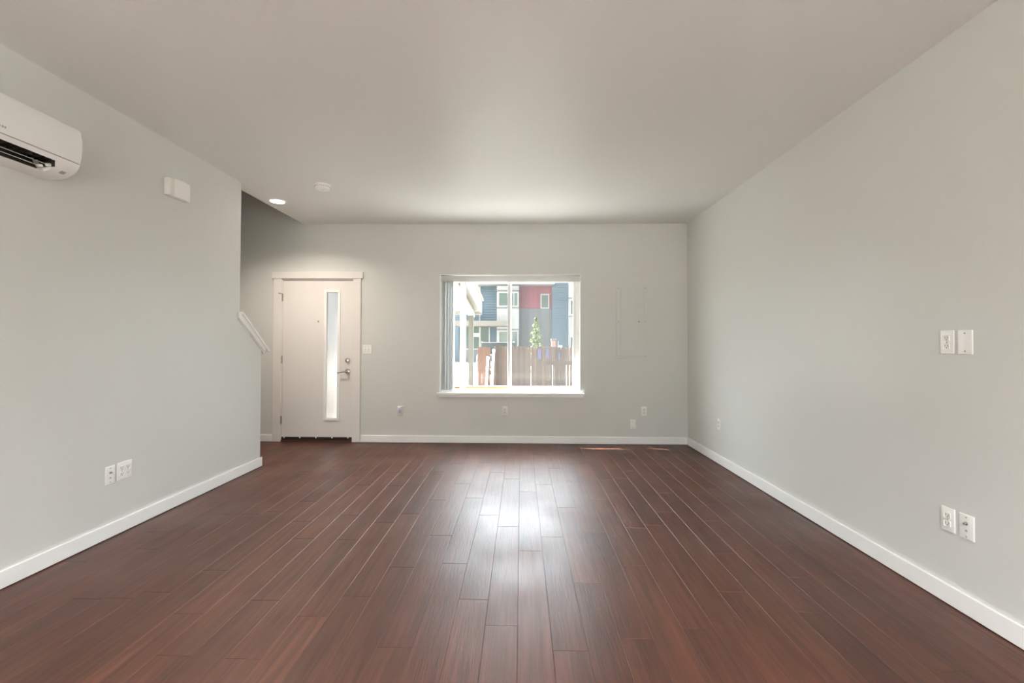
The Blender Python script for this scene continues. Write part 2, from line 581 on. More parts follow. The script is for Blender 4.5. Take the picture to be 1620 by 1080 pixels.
mb.box(XO, XO + .1, YR, D, H + .30, UP)
struct(mb.build('wall_landing', M['wall']), 'upstairs wall above the edge of the living room ceiling')
mb = MB()
mb.box(XS, XO, 1.2, 1.3, -.1, UP)
struct(mb.build('wall_understair', M['wall']), 'wall closing the stairwell')
mb = MB()
for i in range(13):
    mb.box(XS + .002, XO - .002, 4.45 - .25 * (i + 1), 4.45 - .25 * i, 0 if i < 1 else .175 * i - .1, .175 * (i + 1))
struct(mb.build('stairs', M['floor']), 'wooden stairs rising behind the left half wall')

# baseboards (a hair above the boards: the dark gap shows in the photo)
BH, BT, BG = 0.090, 0.014, 0.004


def base(name, x0, x1, y0, y1, label, h=BH):
    struct(MB().box(x0, x1, y0, y1, BG, h, .0025, 1).build(name, M['trim']), label)


base('baseboard_back', -2.012, XR - BT, D - BT, D, 'white baseboard under the window')
base('baseboard_entry', XS, -3.130, D - BT, D, 'short white baseboard between the stairs and the door')
base('baseboard_right', XR - BT, XR, YR, D, 'white baseboard along the right wall', .096)
base('baseboard_left', XL, XL + BT, YR, 4.62, 'white baseboard along the left wall', .094)

# sloped cap on the half wall
mb = MB()
sl_ = -0.745
y0, z0, y1, z1 = 4.205, 1.475, 4.645, 1.475 + sl_ * 0.44
mb.prism([(y0, z0), (y1, z1 + .008), (y1, z1 + .062), (y0, z0 + .058)], XL - .001, XL + .018, 'x')       # face board
mb.prism([(4.233, 1.447), (4.66, 1.13), (4.66, 1.19), (4.233, 1.508)], XO + .0, XL + .001, 'x')           # core
mb.prism([(y0 + .03, z0 + .040), (4.695, 1.150), (4.695, 1.172), (y0 + .03, z0 + .062)], XO - .02, XL + .034, 'x')   # top board
struct(mb.build('trim_1', M['trim']), 'white sloped cap on the stair half wall')

# ------------------------------------------------------------------ entry door
door = thing('door_1', ((DOOR[0] + DOOR[1]) / 2, D, 0), 'white entry door with a tall narrow frosted glass strip', 'door', None, 'structure')
jamb = MB().box(-3.045, -3.022, D - .002, D + WT, 0, 2.062).box(-2.118, -2.105, D - .002, D + WT, 0, 2.062).box(-3.045, -2.105, D - .002, D + WT, 2.040, 2.062)
jamb.box(-3.024, -3.010, D + .060, D + .09, 0, 2.045).box(-2.129, -2.116, D + .060, D + .09, 0, 2.045).box(-3.024, -2.116, D + .060, D + .09, 2.026, 2.045)
jamb.build('jamb', M['door'], door)
cas = MB().box(-3.128, -3.027, D - .018, D, .004, 2.058, .002, 1)
cas.build('casing', M['door'], door)
cas = MB().box(-2.117, -2.018, D - .018, D, .004, 2.058, .002, 1)
cas.build('casing', M['door'], door)
cas = MB().box(-3.150, -1.994, D - .026, D, 2.058, 2.142, .002, 1)
cas.build('casing_head', M['door'], door)
# slab built round the glass opening
GX0, GX1, GZ0, GZ1 = -2.462, -2.314, 0.298, 1.889
mb = MB()
SX0, SX1, SZ0, SZ1, SY0, SY1 = -3.0185, -2.1205, 0.058, 2.034, D + .012, D + .057
wall_cells(mb, SX0, SX1, SZ0, SZ1, SY0, SY1, [(GX0, GX1, GZ0, GZ1)])
slab = mb.build('slab', M['door'], door)
mb = MB()
fw = .030
for (a, b, c, d) in ((GX0 - fw, GX0 + .004, GZ0 - fw, GZ1 + fw), (GX1 - .004, GX1 + fw, GZ0 - fw, GZ1 + fw),
                     (GX0 + .004, GX1 - .004, GZ0 - fw, GZ0 + .004), (GX0 + .004, GX1 - .004, GZ1 - .004, GZ1 + fw)):
    mb.box(a, b, SY0 - .012, SY0, c, d, .004, 2)
mb.build('glass_frame', M['trim'], slab)
MB().box(GX0, GX1, D + .028, D + .036, GZ0, GZ1).build('frosted_pane', M['frost'], slab)
MB().lathe([(.009, 0), (.009, -.004), (.004, -.006)], (-2.566, SY0, 1.519), 'y', 16).build('peephole', M['nickel'], slab, True)
MB().lathe([(.031, 0), (.031, -.008), (.027, -.014), (.012, -.015), (.012, -.018)], (-2.186, SY0, 1.026), 'y', 28).box(-2.190, -2.182, SY0 - .036, SY0 - .015, 1.010, 1.042, .002).build('deadbolt', M['nickel'], slab, True)
lev = MB().lathe([(.033, 0), (.033, -.006), (.028, -.012), (.013, -.014), (.012, -.05), (.010, -.052)], (-2.186, SY0, .888), 'y', 28)
lev.tube((-2.184, SY0 - .046, .888), (-2.235, SY0 - .050, .882), .009, .008, 14)
lev.tube((-2.233, SY0 - .050, .882), (-2.300, SY0 - .044, .870), .008, .006, 14)
lev.build('lever_handle', M['nickel'], slab, True)
for z in (1.82, 1.035, .275):
    MB().tube((-3.022, D - .004, z - .048), (-3.022, D - .004, z + .048), .0075, n=12).box(-3.026, -3.018, D - .004, D + .011, z - .045, z + .045).build('hinge', M['bronze'], door, True)
MB().tube((-3.022, D - .006, 1.872), (-3.048, D - .035, 1.872), .004, n=10).lathe([(.008, 0), (.008, -.006)], (-3.048, D - .033, 1.872), 'y', 12).build('hinge_stop', M['bronze'], door, True)
MB().box(SX0, SX1, D + .004, D + .05, .030, .060).build('door_sweep', M['blackrub'], slab)
mb = MB()
for x in (-2.983, -2.782, -2.578, -2.373, -2.172):
    mb.prism([(x - .010, .060), (x + .010, .060), (x + .003, .046), (x - .003, .046)], D - .001, D + .006, 'y')
mb.build('sweep_clip', M['trim'], slab)
MB().prism([(D - .012, .001), (D - .006, .022), (D + .02, .030), (D + WT, .030), (D + WT, -.1), (D + .02, -.1), (D + .02, .001)], -3.022, -2.118, 'x').build('threshold', M['brownwood'], door)
MB().box(-2.118, -2.110, D + .004, D + .009, .84, .93).build('strike_plate', M['bronze'], door)

# ------------------------------------------------------------------ window with sliding sash
win = thing('window_1', ((WIN[0] + WIN[1]) / 2, D, WIN[2]), 'white sliding window over the sill looking out to the yard', 'window', None, 'structure')
wx0, wx1, wz0, wz1 = WIN
mb = MB()
lt = .010
mb.box(wx0, wx0 + lt, D - .003, D + WT, wz0, wz1).box(wx1 - lt, wx1, D - .003, D + WT, wz0, wz1).box(wx0 + lt, wx1 - lt, D - .003, D + WT, wz1 - lt, wz1)
mb.build('reveal', M['trim'], win)
fx0, fx1, fz0, fz1 = wx0 + lt, wx1 - lt, .632, wz1 - lt
mb = MB()
fd0, fd1 = D + .075, D + .155
mb.box(fx0, fx0 + .045, fd0, fd1, fz0, fz1, .003).box(fx1 - .045, fx1, fd0, fd1, fz0, fz1, .003)
mb.box(fx0 + .044, fx1 - .044, fd0 + .001, fd1 - .001, fz1 - .05, fz1, .003).box(fx0 + .044, fx1 - .044, fd0 + .001, fd1 - .001, fz0, fz0 + .040, .003)
mb.build('window_frame', M['vinyl'], win)


def sash(x0, x1, z0, z1, y0, y1, name, w):
    mb = MB()
    mb.box(x0, x0 + w, y0, y1, z0, z1, .003).box(x1 - w, x1, y0, y1, z0, z1, .003)
    mb.box(x0 + w - .004, x1 - w + .004, y0 + .002, y1 - .002, z0, z0 + w, .003).box(x0 + w - .004, x1 - w + .004, y0 + .002, y1 - .002, z1 - w, z1, .003)
    o = mb.build(name, M['vinyl'], win)
    ym = (y0 + y1) / 2
    MB().box(x0 + w - .006, x1 - w + .006, ym - .003, ym + .003, z0 + w - .006, z1 - w + .006).build('pane', M['glass'], o)
    return o


sash(-0.975, -0.118, .668, 2.062, D + .116, D + .146, 'sliding_sash', .036)
right_sash = sash(-0.172, .697, .668, 2.062, D + .080, D + .110, 'fixed_sash', .038)
MB().box(-.125, -.112, D + .068, D + .082, 1.30, 1.36, .003).build('sash_latch', M['vinyl'], right_sash)
mb = MB().box(-.118, .697, D + .148, D + .150, .668, 2.062)
mb.build('insect_screen', M['screen'], win)
# sill board with horns and apron
mb = MB()
mb.box(-1.050, .788, D - .036, D, .606, .632, .004, 2)
mb.box(wx0 + .001, wx1 - .001, D - .002, D + .09, .606, .632)
mb.box(-1.036, .778, D - .020, D, .576, .607, .003, 1)
mb.build('window_sill', M['trim'], win)

# vertical blind stacked at the left
bl = thing('vertical_blind', (wx0 + .02, D + .02, 2.02), 'white vertical blind under its valance, vanes gathered at the left of the window', 'blind')
MB().box(wx0 + lt + .001, wx1 - lt - .001, D - .002, D + .006, 2.022, 2.094, .002).build('valance', M['vane'], bl)
MB().box(wx0 + lt + .004, wx1 - lt - .004, D + .018, D + .056, 2.052, 2.092, .003).build('head_rail', M['vinyl'], bl)


def vane(x, ang, z0=.660):
    """slightly cupped vertical slat"""
    n = 7
    w = .0445
    pts = []
    for i in range(n):
        t = -1 + 2 * i / (n - 1)
        pts.append((t * w, .0045 * (1 - t * t)))
    out = pts + [(p[0], p[1] - .0012) for p in pts[::-1]]
    c, s = math.cos(ang), math.sin(ang)
    y = D + .037
    mb = MB().prism([(x + c * a - s * b, y + s * a + c * b) for a, b in out], z0, 2.044, 'z')
    o = mb.build('vane', M['vane'], bl, True)
    MB().box(x - .004, x + .004, y - .003, y + .003, 2.040, 2.056).build('vane_hook', M['vinyl'], o)


for x, a in ((-.978, 62), (-.958, 70), (-.944, 78), (-.925, 70), (-.909, 84), (-.892, 74), (-.878, 80), (-.862, 76), (-.847, 84), (-.755, 74), (-.722, 60)):
    vane(x, R(a))
MB().tube((-.700, D + .010, 2.03), (-.698, D + .012, 1.05), .0035, n=8).build('wand', M['vinyl'], bl, True)

tag(MB().box(-.935, -.160, D + .112, D + .150, .673, .692, .003).build('wooden_stick', M['stick']),
    'yellow pine stick lying in the track of the left window pane', 'stick')

# ------------------------------------------------------------------ breaker panel
pn = thing('breaker_panel', (1.38, D, 1.07), 'flush breaker panel painted wall colour right of the window', 'electrical panel')
MB().box(1.192, 1.568, D - .010, D, 1.066, 1.952, .006).build('cover_frame', M['wall'], pn)
pdoor = MB().box(1.236, 1.534, D - .022, D - .007, 1.094, 1.938, .006).build('panel_door', M['wall'], pn)
MB().box(1.436, 1.442, D - .0245, D - .021, 1.10, 1.93).build('panel_rib', M['wall'], pdoor)
MB().lathe([(.011, 0), (.011, -.004), (.005, -.006)], (1.464, D - .022, 1.522), 'y', 18).build('latch', M['bronze'], pdoor, True)
MB().box(1.500, 1.532, D - .026, D - .021, 1.505, 1.540, .001).build('lock_tab', M['wall'], pdoor)
for x in (1.212, 1.549):
    for z in (1.094, 1.522, 1.938):
        MB().lathe([(.006, 0), (.006, -.003), (.002, -.004)], (x, D - .010, z), 'y', 12).build('screw', M['bronze'], pn, True)


# ------------------------------------------------------------------ wall plates: built facing -Y at the origin, then turned onto their wall
def local_thing(name, loc, rz, label, cat, group=None):
    o = thing(name, loc, label, cat, group, None, rz)
    o['_local'] = 1
    return o


def P(mb, name, m, parent, smooth=False):
    parent['_local'] = 1
    o = mb.build(name, m, parent, smooth)
    return o


def cover(o, w=.070, h=.114, m='plate'):
    P(MB().box(-w / 2, w / 2, -.0065, 0, -h / 2, h / 2, .0028, 3), 'cover_plate', M[m], o, True)


def screw(o, x, z):
    P(MB().lathe([(.0036, -.0062), (.0036, -.0076), (.0015, -.0082)], (x, 0, z), 'y', 12), 'screw', M['grey'], o)


def socket(o, cx, cz):
    f = P(MB().box(cx - .0165, cx + .0165, -.0088, -.006, cz - .0145, cz + .0145, .0055, 3), 'socket_face', M['plate2'], o)
    mb = MB().box(cx - .0082, cx - .0058, -.0092, -.0085, cz - .002, cz + .0075).box(cx + .0058, cx + .0082, -.0092, -.0085, cz - .001, cz + .0065)
    mb.lathe([(.0028, -.0085), (.0028, -.0092)], (cx, 0, cz - .0075), 'y', 12)
    P(mb, 'slot', M['slot'], f)


def duplex(loc, rz, label, gangs=1):
    o = local_thing('wall_outlet', loc, rz, label, 'outlet', 'power outlets on the walls')
    cover(o, .070 if gangs == 1 else .114)
    for g in range(gangs):
        cx = 0 if gangs == 1 else (-.023 + .046 * g)
        socket(o, cx, .0195)
        socket(o, cx, -.0195)
        screw(o, cx, 0)
    return o


def blank(loc, rz, label):
    o = local_thing('blank_plate', loc, rz, label, 'wall plate', 'blank wall plates')
    cover(o)
    screw(o, 0, .042)
    screw(o, 0, -.042)
    return o


def coax(loc, rz, label):
    o = local_thing('cable_plate', loc, rz, label, 'wall plate', 'cable wall plates')
    cover(o)
    screw(o, 0, .044)
    screw(o, 0, -.044)
    P(MB().lathe([(.0085, -.006), (.0085, -.009), (.0045, -.0095), (.0045, -.019), (.002, -.0195)], (0, 0, .016), 'y', 6), 'coaxial_jack', M['bronze'], o)
    P(MB().lathe([(.0060, -.006), (.0060, -.0085), (.0035, -.009)], (0, 0, -.017), 'y', 6), 'small_jack', M['grey'], o)
    return o


LW, RW = R(90), R(-90)
coax((XL, 2.899, .400), LW, 'white cable plate with a dark jack low on the left wall')
duplex((XL, 3.006, .404), LW, 'square double outlet plate low on the left wall', 2)
duplex((XR, 2.268, 1.262), RW, 'white outlet at chest height on the right wall')
blank((XR, 2.178, 1.262), RW, 'blank white plate beside the chest height outlet on the right wall')
duplex((XR, 2.276, .407), RW, 'white outlet low on the right wall beside the cable plate')
coax((XR, 2.183, .407), RW, 'white cable plate with a dark jack low on the right wall')
duplex((XR, 4.848, .412), RW, 'small outlet far along the right wall near the corner')
duplex((-.198, D, .405), 0, 'white outlet centred below the window sill')
duplex((1.530, D, .411), 0, 'white outlet on the end wall, upper of the two plates below the breaker panel')
blank((1.393, D, .248), 0, 'blank white plate on the end wall, lower of the two plates below the breaker panel')
duplex((-1.512, D, .401), 0, 'white outlet between door and window with a night light plugged in')

sw = local_thing('light_switch', (-1.937, D, 1.165), 0, 'white double light switch beside the front door', 'light switch')
cover(sw, .114, .114)
for x in (-.023, .023):
    P(MB().prism([(-.006, -.011), (-.015, .004), (-.013, .008), (-.006, .011)], x - .005, x + .005, 'x'), 'toggle', M['plate2'], sw)
    screw(sw, x, .030)
    screw(sw, x, -.030)

nl = local_thing('night_light', (-1.512, D - .0095, .425), 0, 'small plug-in night light with a lilac lens, left of the window', 'night light')
P(MB().box(-.026, .026, -.028, 0, -.030, .028, .006, 3), 'body', M['plate'], nl, True)
P(MB().box(-.013, .016, -.036, -.027, -.022, .022, .004, 3), 'lens', M['nlight'], nl, True)

# ------------------------------------------------------------------ split air conditioner
ac = thing('air_conditioner', (XL, 2.03, 2.13), 'white wall mounted split air conditioner at the upper left', 'air conditioner')
prof = [(0, 2.137), (.105, 2.135), (.150, 2.146), (.182, 2.165), (.203, 2.188), (.214, 2.214)]
front = [(.216, 2.219), (.223, 2.250), (.224, 2.300), (.221, 2.350), (.215, 2.395), (.208, 2.408), (.195, 2.414), (0, 2.416)]
AY0, AY1 = 1.610, 2.452
mb = MB()
# lower housing, opened by the outlet slot between two stations of the profile
SLOT0, SLOT1 = 1.700, 2.340
low = prof + [(.16, 2.214), (0, 2.214)]
mb.prism([(XL + d, z) for d, z in low], SLOT1, AY1 - .004, 'y')
mb.prism([(XL + d, z) for d, z in low], AY0 + .004, SLOT0, 'y')
mb.prism([(XL + d, z) for d, z in [(0, 2.137), (.105, 2.135), (.130, 2.1395), (.112, 2.165), (.095, 2.200), (0, 2.214)]], SLOT0 - .001, SLOT1 + .001, 'y')
mb.prism([(XL + d, z) for d, z in [(.2045, 2.191), (.214, 2.214), (.186, 2.214), (.188, 2.204)]], SLOT0 - .001, SLOT1 + .001, 'y')
body = mb.build('housing', M['ac'], ac, True)
mb = MB().prism([(XL + d, z) for d, z in front + [(0, 2.219)]], AY0, AY1, 'y')
bmesh.ops.bevel(mb.bm, geom=[e for e in mb.bm.edges if abs(e.verts[0].co.y - e.verts[1].co.y) < 1e-6 and (abs(e.verts[0].co.x - XL) > .01 or abs(e.verts[1].co.x - XL) > .01)],
                offset=.008, segments=3, profile=.5, affect='EDGES')
fp = mb.build('front_panel', M['ac'], ac, True)
MB().box(XL + .02, XL + .206, AY0 + .01, AY1 - .006, 2.2135, 2.2195).build('panel_seam', M['grey'], body)
MB().prism([(XL + d, z) for d, z in [(.096, 2.200), (.187, 2.203), (.187, 2.2135), (.07, 2.2135)]], SLOT0, SLOT1, 'y').box(XL + .09, XL + .186, SLOT1 - .001, SLOT1 + .001, 2.165, 2.2).prism([(XL + d, z) for d, z in [(.131, 2.1405), (.113, 2.166), (.096, 2.2005), (.100, 2.2015), (.117, 2.167), (.134, 2.143)]], SLOT0, SLOT1 - .04, 'y').build('fan_outlet', M['dark'], body)
for d0, z0_, y_end in ((.170, 2.1665, SLOT1 - .012), (.150, 2.1525, SLOT1 - .035)):
    MB().prism([(XL + d, z) for d, z in [(d0, z0_), (d0 - .034, z0_ + .013), (d0 - .035, z0_ + .0158), (d0 - .001, z0_ + .0030)]], SLOT0 + .005, y_end, 'y').box(XL + d0 - .022, XL + d0 + .002, y_end - .004, y_end + .008, z0_ - .001, z0_ + .012, .002).build('louver', M['ac'], ac)
for y in [SLOT0 + .02 + .032 * i for i in range(20)]:
    MB().box(XL + .12, XL + .18, y, y + .0015, 2.186, 2.204).build('deflector_fin', M['blackrub'], body)
mb = MB()
mb.prism([(XL + d, z) for d, z in [(.158, 2.1497), (.176, 2.1607), (.1755, 2.1617), (.1575, 2.1507)]], 2.385, 2.412, 'y')
mb.build('status_label', M['grey'], body)
mb = MB()
for i, w in enumerate((.010, .006, .008, .007, .009, .006)):
    mb.box(XL + .2225, XL + .2232, 2.010 + i * .0125, 2.010 + i * .0125 + w, 2.2425, 2.2515)
mb.build('maker_lettering', M['grey'], fp)

# ------------------------------------------------------------------ door chime box on the left wall
ch = thing('door_chime', (XL, 3.42, 2.40), 'small white chime box high on the left wall', 'door chime')
mb = MB()
mb.prism([(XL, 3.300), (XL + .034, 3.300), (XL + .048, 3.312), (XL + .048, 3.495), (XL + .036, 3.507), (XL, 3.507)], 2.335, 2.462, 'z')
bmesh.ops.bevel(mb.bm, geom=list(mb.bm.edges), offset=.006, segments=2, profile=.5, affect='EDGES')
mb.build('base', M['plate2'], ch, True)
mb = MB()
pts = []
for i in range(13):
    t = -1 + 2 * i / 12
    pts.append((XL + .047 + .012 * (1 - t * t), 3.345 + .081 + t * .081))
mb.prism([(XL + .040, 3.345)] + pts + [(XL + .040, 3.508)], 2.331, 2.466, 'z')
bmesh.ops.bevel(mb.bm, geom=[e for e in mb.bm.edges if abs(e.verts[0].co.z - e.verts[1].co.z) < 1e-6], offset=.004, segments=2, profile=.5, affect='EDGES')
mb.build('cover', M['plate'], ch, True)

# ------------------------------------------------------------------ smoke detector and downlights
sm = thing('smoke_detector', (-1.895, 4.315, H), 'white round smoke detector on the ceiling', 'smoke detector')
MB().lathe([(.076, 0), (.076, -.010), (.070, -.014)], (-1.895, 4.315, H), 'z').build('mounting_ring', M['plate'], sm, True)
MB().lathe([(.068, -.013), (.068, -.030), (.062, -.042), (.050, -.048), (.020, -.050)], (-1.895, 4.315, H), 'z').build('body', M['plate'], sm, True)
mb = MB()
for i in range(24):
    a = 2 * math.pi * i / 24
    mb.tube((-1.895 + .0675 * math.cos(a), 4.315 + .0675 * math.sin(a), H - .017), (-1.895 + .0675 * math.cos(a), 4.315 + .0675 * math.sin(a), H - .028), .0035, n=6)
mb.build('vent_slot', M['grey'], sm)
MB().lathe([(.012, -.049), (.012, -.053), (.009, -.054)], (-1.895, 4.315, H), 'z', 18).build('test_button', M['plate2'], sm, True)


def downlight(x, y, label, power, group=None, lamp_col=(.96, .98, 1.0)):
    o = thing('recessed_light', (x, y, H), label, 'ceiling light', group)
    MB().lathe([(.070, .0), (.092, 0), (.092, -.004), (.086, -.006), (.070, -.003)], (x, y, H), 'z').build('trim_ring', M['plate'], o, True)
    MB().lathe([(.070, -.001), (.070, -.0035), (.06, -.004)], (x, y, H), 'z').build('diffuser', M['lens'], o, True)
    l = bpy.data.lights.new('downlight_lamp', 'AREA')
    l.shape = 'DISK'
    l.size = .13
    l.energy = power
    l.color = lamp_col
    l.spread = R(140)
    lo = bpy.data.objects.new('downlight_lamp', l)
    COL.objects.link(lo)
    lo.parent = o
    lo.location = (0, 0, -.006)
    return o


downlight(-2.595, 4.815, 'lit round recessed ceiling light by the entry', 5.5, 'recessed ceiling lights', (1.0, .87, .75))
for x, y, w in ((-1.3, -.9, 'over the left of the space behind the camera'), (.9, -.9, 'over the right of the space behind the camera'),
                (-1.3, -2.3, 'near the patio opening on the left'), (.9, -2.3, 'near the patio opening on the right')):
    downlight(x, y, 'added unseen fill light ' + w, 24, 'recessed ceiling lights')  # unseen lamps added behind the camera to lift the room's brightness

# unseen patio opening added behind the camera to brighten the room
w2 = thing('window_2', (-.25, YR, 0), 'unseen wide patio opening added behind the camera for daylight', 'window', None, 'structure')
mb = MB()
for x in (-2.55, -1.05, .45, 1.95):
    mb.box(x, x + .05, YR - .10, YR - .04, .02, 2.62, .003)
mb.box(-2.55, 2.0, YR - .10, YR - .04, .02, .08).box(-2.55, 2.0, YR - .10, YR - .04, 2.56, 2.62)
mb.build('patio_frame', M['vinyl'], w2)
MB().box(-2.50, 1.95, YR - .073, YR - .067, .08, 2.56).build('pane', M['glass'], w2)

# ------------------------------------------------------------------ outdoors
GZ = -.15
tag(MB().box(-45, 45, -40, 60, GZ - .3, GZ).build('ground', M['soil']), 'bare ground around the buildings', 'ground', None, 'structure')
tag(MB().box(-7, 6, D + WT, 7.9, GZ - .02, GZ + .015).build('patio_slab', M['concrete']), 'unseen pale slab added outside the window to bounce sunlight in', 'patio', None, 'structure')  # unseen slab added to bounce sunlight up through the window
tag(MB().box(-7, 6, -9.5, YR - .14, GZ - .02, GZ + .015).build('deck', M['paving']), 'unseen grey terrace added behind the camera to bounce daylight in', 'patio', None, 'structure')  # unseen terrace added to bounce daylight in from behind
tag(MB().box(-14, -1.15, 14.2, 33.0, GZ - .02, GZ + .012).build('driveway', M['concrete']), 'bright sunlit concrete driveway left of the fence', 'driveway', None, 'structure')
tag(MB().box(XS - .3, XR + .4, D + WT, 6.40, 3.05, 3.20).build('trim_eave', M['fascia']), 'unseen eave added over the window to trim the sun to a sliver', 'trim', None, 'structure')  # unseen overhang added, sized to cut the sun to a thin streak

tag(MB().box(-1.15, 30, 15.0, 33.0, GZ - .02, GZ + .012).build('parking_lot', M['asphalt']), 'unseen grey asphalt added before the building to cut bounced light', 'parking lot', None, 'structure')  # unseen dark paving added to cut light bounced onto the facade
# neighbour building: every piece is a slab in front of one solid block
BY = 34.0
ab = thing('apartment_building', (0, BY, GZ), 'blue, red and grey apartment block across the yard', 'building')


def lap(x0, x1, z0, z1, out=.0):
    # clapboards: each course leans out over the one below
    mb = MB()
    pts = [(BY + .25, z0)]
    z = z0
    while z < z1 - .01:
        zt = min(z + .19, z1)
        pts += [(BY - out - .035, z), (BY - out, zt)]
        z = zt
    pts.append((BY + .25, z1))
    mb.prism(pts, x0, x1, 'x')
    return mb.build('siding', M['blue'], ab)


def slabp(name, m, x0, x1, z0, z1, out=.0, depth=.25, parent=None):
    return MB().box(x0, x1, BY - out, BY - out + depth, z0, z1).build(name, m, parent or ab)


MB().box(-14, 12, BY + .2, BY + 9, GZ, 8.6).build('core', M['bdark'], ab)
lap(-14, -1.75, 2.6, 8.6)
lap(-2.3, -1.75, .75, 2.6)
lap(-14, -4.6, GZ, 2.6)
slabp('base_panel', M['bdark'], -4.6, -1.75, GZ, .75, .02)
bay = slabp('bay', M['bwhite'], -1.75, -.15, GZ, 5.40, .9, 1.15)
slabp('bay_top', M['bgrey'], -1.85, -.10, 5.00, 5.06, 1.0, 1.2)
slabp('red_panel', M['red'], -.15, 2.28, 3.82, 5.6, .02)
slabp('grey_panel', M['bgrey'], -.15, 2.28, GZ, 3.80, .02)
lap(2.28, 3.45, GZ, 8.6, .35)
bay2 = slabp('bay', M['bwhite'], 3.45, 5.6, GZ, 8.6, .9, 1.15)
lap(5.6, 12, GZ, 8.6)
slabp('siding', M['red'], -1.75, 2.28, 5.6, 8.6, .0)
slabp('roof_fascia', M['bwhite'], -3.2, 2.40, 5.46, 5.78, 1.25, 1.5)
slabp('downspout', M['bwhite'], -3.10, -3.01, GZ, 5.6, .10, .1)
slabp('canopy', M['beam'], -4.6, -.85, 2.42, 2.76, 3.0, 3.1)
slabp('belt_trim', M['bgrey'], -1.78, -.12, 3.76, 3.82, .93, .9)
slabp('belt_trim', M['bgrey'], -1.78, -.12, 2.20, 2.26, .93, .9)
slabp('belt_trim', M['bgrey'], 3.42, 5.6, 4.46, 4.54, .93, .9)
slabp('belt_trim', M['bgrey'], 3.42, 5.6, 3.16, 3.22, .93, .9)


def bwin(x0, x1, z0, z1, out, mull=None, f=.09):
    mb = MB()
    y0, y1 = BY - out - .04, BY - out + .05
    mb.box(x0, x0 + f, y0, y1, z0, z1).box(x1 - f, x1, y0, y1, z0, z1).box(x0 + f, x1 - f, y0, y1, z0, z0 + f).box(x0 + f, x1 - f, y0, y1, z1 - f, z1)
    if mull:
        mb.box(mull - .03, mull + .03, y0, y1, z0 + f, z1 - f)
    o = mb.build('window', M['bwhite'], ab)
    MB().box(x0 + f * .5, x1 - f * .5, BY - out - .012, BY - out + .02, z0 + f * .5, z1 - f * .5).build('window_pane', M['bpane'], o)


bwin(-1.68, -.18, 3.86, 4.96, .9, -.52)
bwin(-1.66, -.18, .40, 2.16, .9, -.75)
bwin(1.43, 2.09, 3.80, 4.90, .03)
bwin(3.50, 5.2, 3.28, 4.40, .9, 4.5)
bwin(3.50, 5.2, .62, 1.76, .9, 4.5)
bwin(-4.5, -2.3, .76, 2.62, .02, -3.0, .08)
slabp('notice', M['meter'], -3.62, -3.02, 1.72, 1.98, .06, .05)

mt = thing('meter_box', (2.15, 30, GZ), 'brown meter box on posts in front of the blue siding', 'utility box')
MB().box(1.98, 2.26, 29.9, 30.1, 1.02, 1.46, .02).build('box', M['brown'], mt)
MB().box(1.94, 2.34, 29.88, 30.12, 1.42, 1.54, .02).build('lid', M['beam'], mt)
MB().box(2.26, 2.34, 29.95, 30.05, GZ, 1.44).build('post', M['beam'], mt)
MB().box(2.40, 2.46, 29.96, 30.04, GZ, 1.40).build('post', M['bwhite'], mt)
MB().box(2.46, 2.68, 29.93, 30.07, .62, 1.12, .02).build('gauge', M['meter'], mt)

# covered porch to the left
po = thing('porch_roof', (-1.46, 13.5, GZ), 'cream sloped porch roof on a square post seen through the left pane', 'porch')
MB().box(-1.53, -1.39, 13.36, 13.50, GZ, 2.20).build('post', M['beam'], po)
MB().prism([(9.0, 2.48), (13.62, 2.02), (13.62, 2.19), (9.0, 2.65)], -1.53, -1.37, 'x').build('beam', M['fascia'], po)
MB().prism([(9.0, 2.67), (13.75, 2.18), (13.75, 2.24), (9.0, 2.73)], -2.6, -1.22, 'x').build('soffit', M['beam'], po)
MB().prism([(9.0, 2.65), (13.78, 2.16), (13.78, 2.52), (9.0, 3.01)], -1.22, -1.18, 'x').build('rake_board', M['fascia'], po)
MB().prism([(9.0, 3.01), (13.82, 2.515), (13.82, 2.56), (9.0, 3.055)], -2.6, -1.13, 'x').build('roofing', M['roofing'], po)
MB().box(-2.6, -1.18, 13.78, 13.82, 2.10, 2.52).build('gutter_board', M['fascia'], po)
MB().box(-2.58, -2.44, 13.36, 13.50, GZ, 2.20).build('post', M['beam'], po)
for px in (-2.58, -1.53):
    MB().box(px, px + .14, 9.1, 9.24, GZ, 2.62).build('post', M['beam'], po)


# fence and gate
tag(MB().box(-1.15, 4.2, 7.9, 10.45, GZ - .01, GZ + .02).build('bark_bed', M['bark']), 'unseen dark bed added before the fence to cut bounced light', 'bed', None, 'stuff')  # unseen dark strip added to cut light bounced onto the pickets
FY = 10.5


def picket(x, w, z1, y, parent, m, tilt=0.0):
    mb = MB()
    z0 = GZ + .04
    c = .018
    mb.prism([(x - w / 2, z0), (x + w / 2, z0), (x + w / 2 + tilt, z1 - c), (x + w / 2 - c + tilt, z1), (x - w / 2 + c + tilt, z1), (x - w / 2 + tilt, z1 - c)], y, y + .016, 'y')
    return mb.build('picket', m, parent)


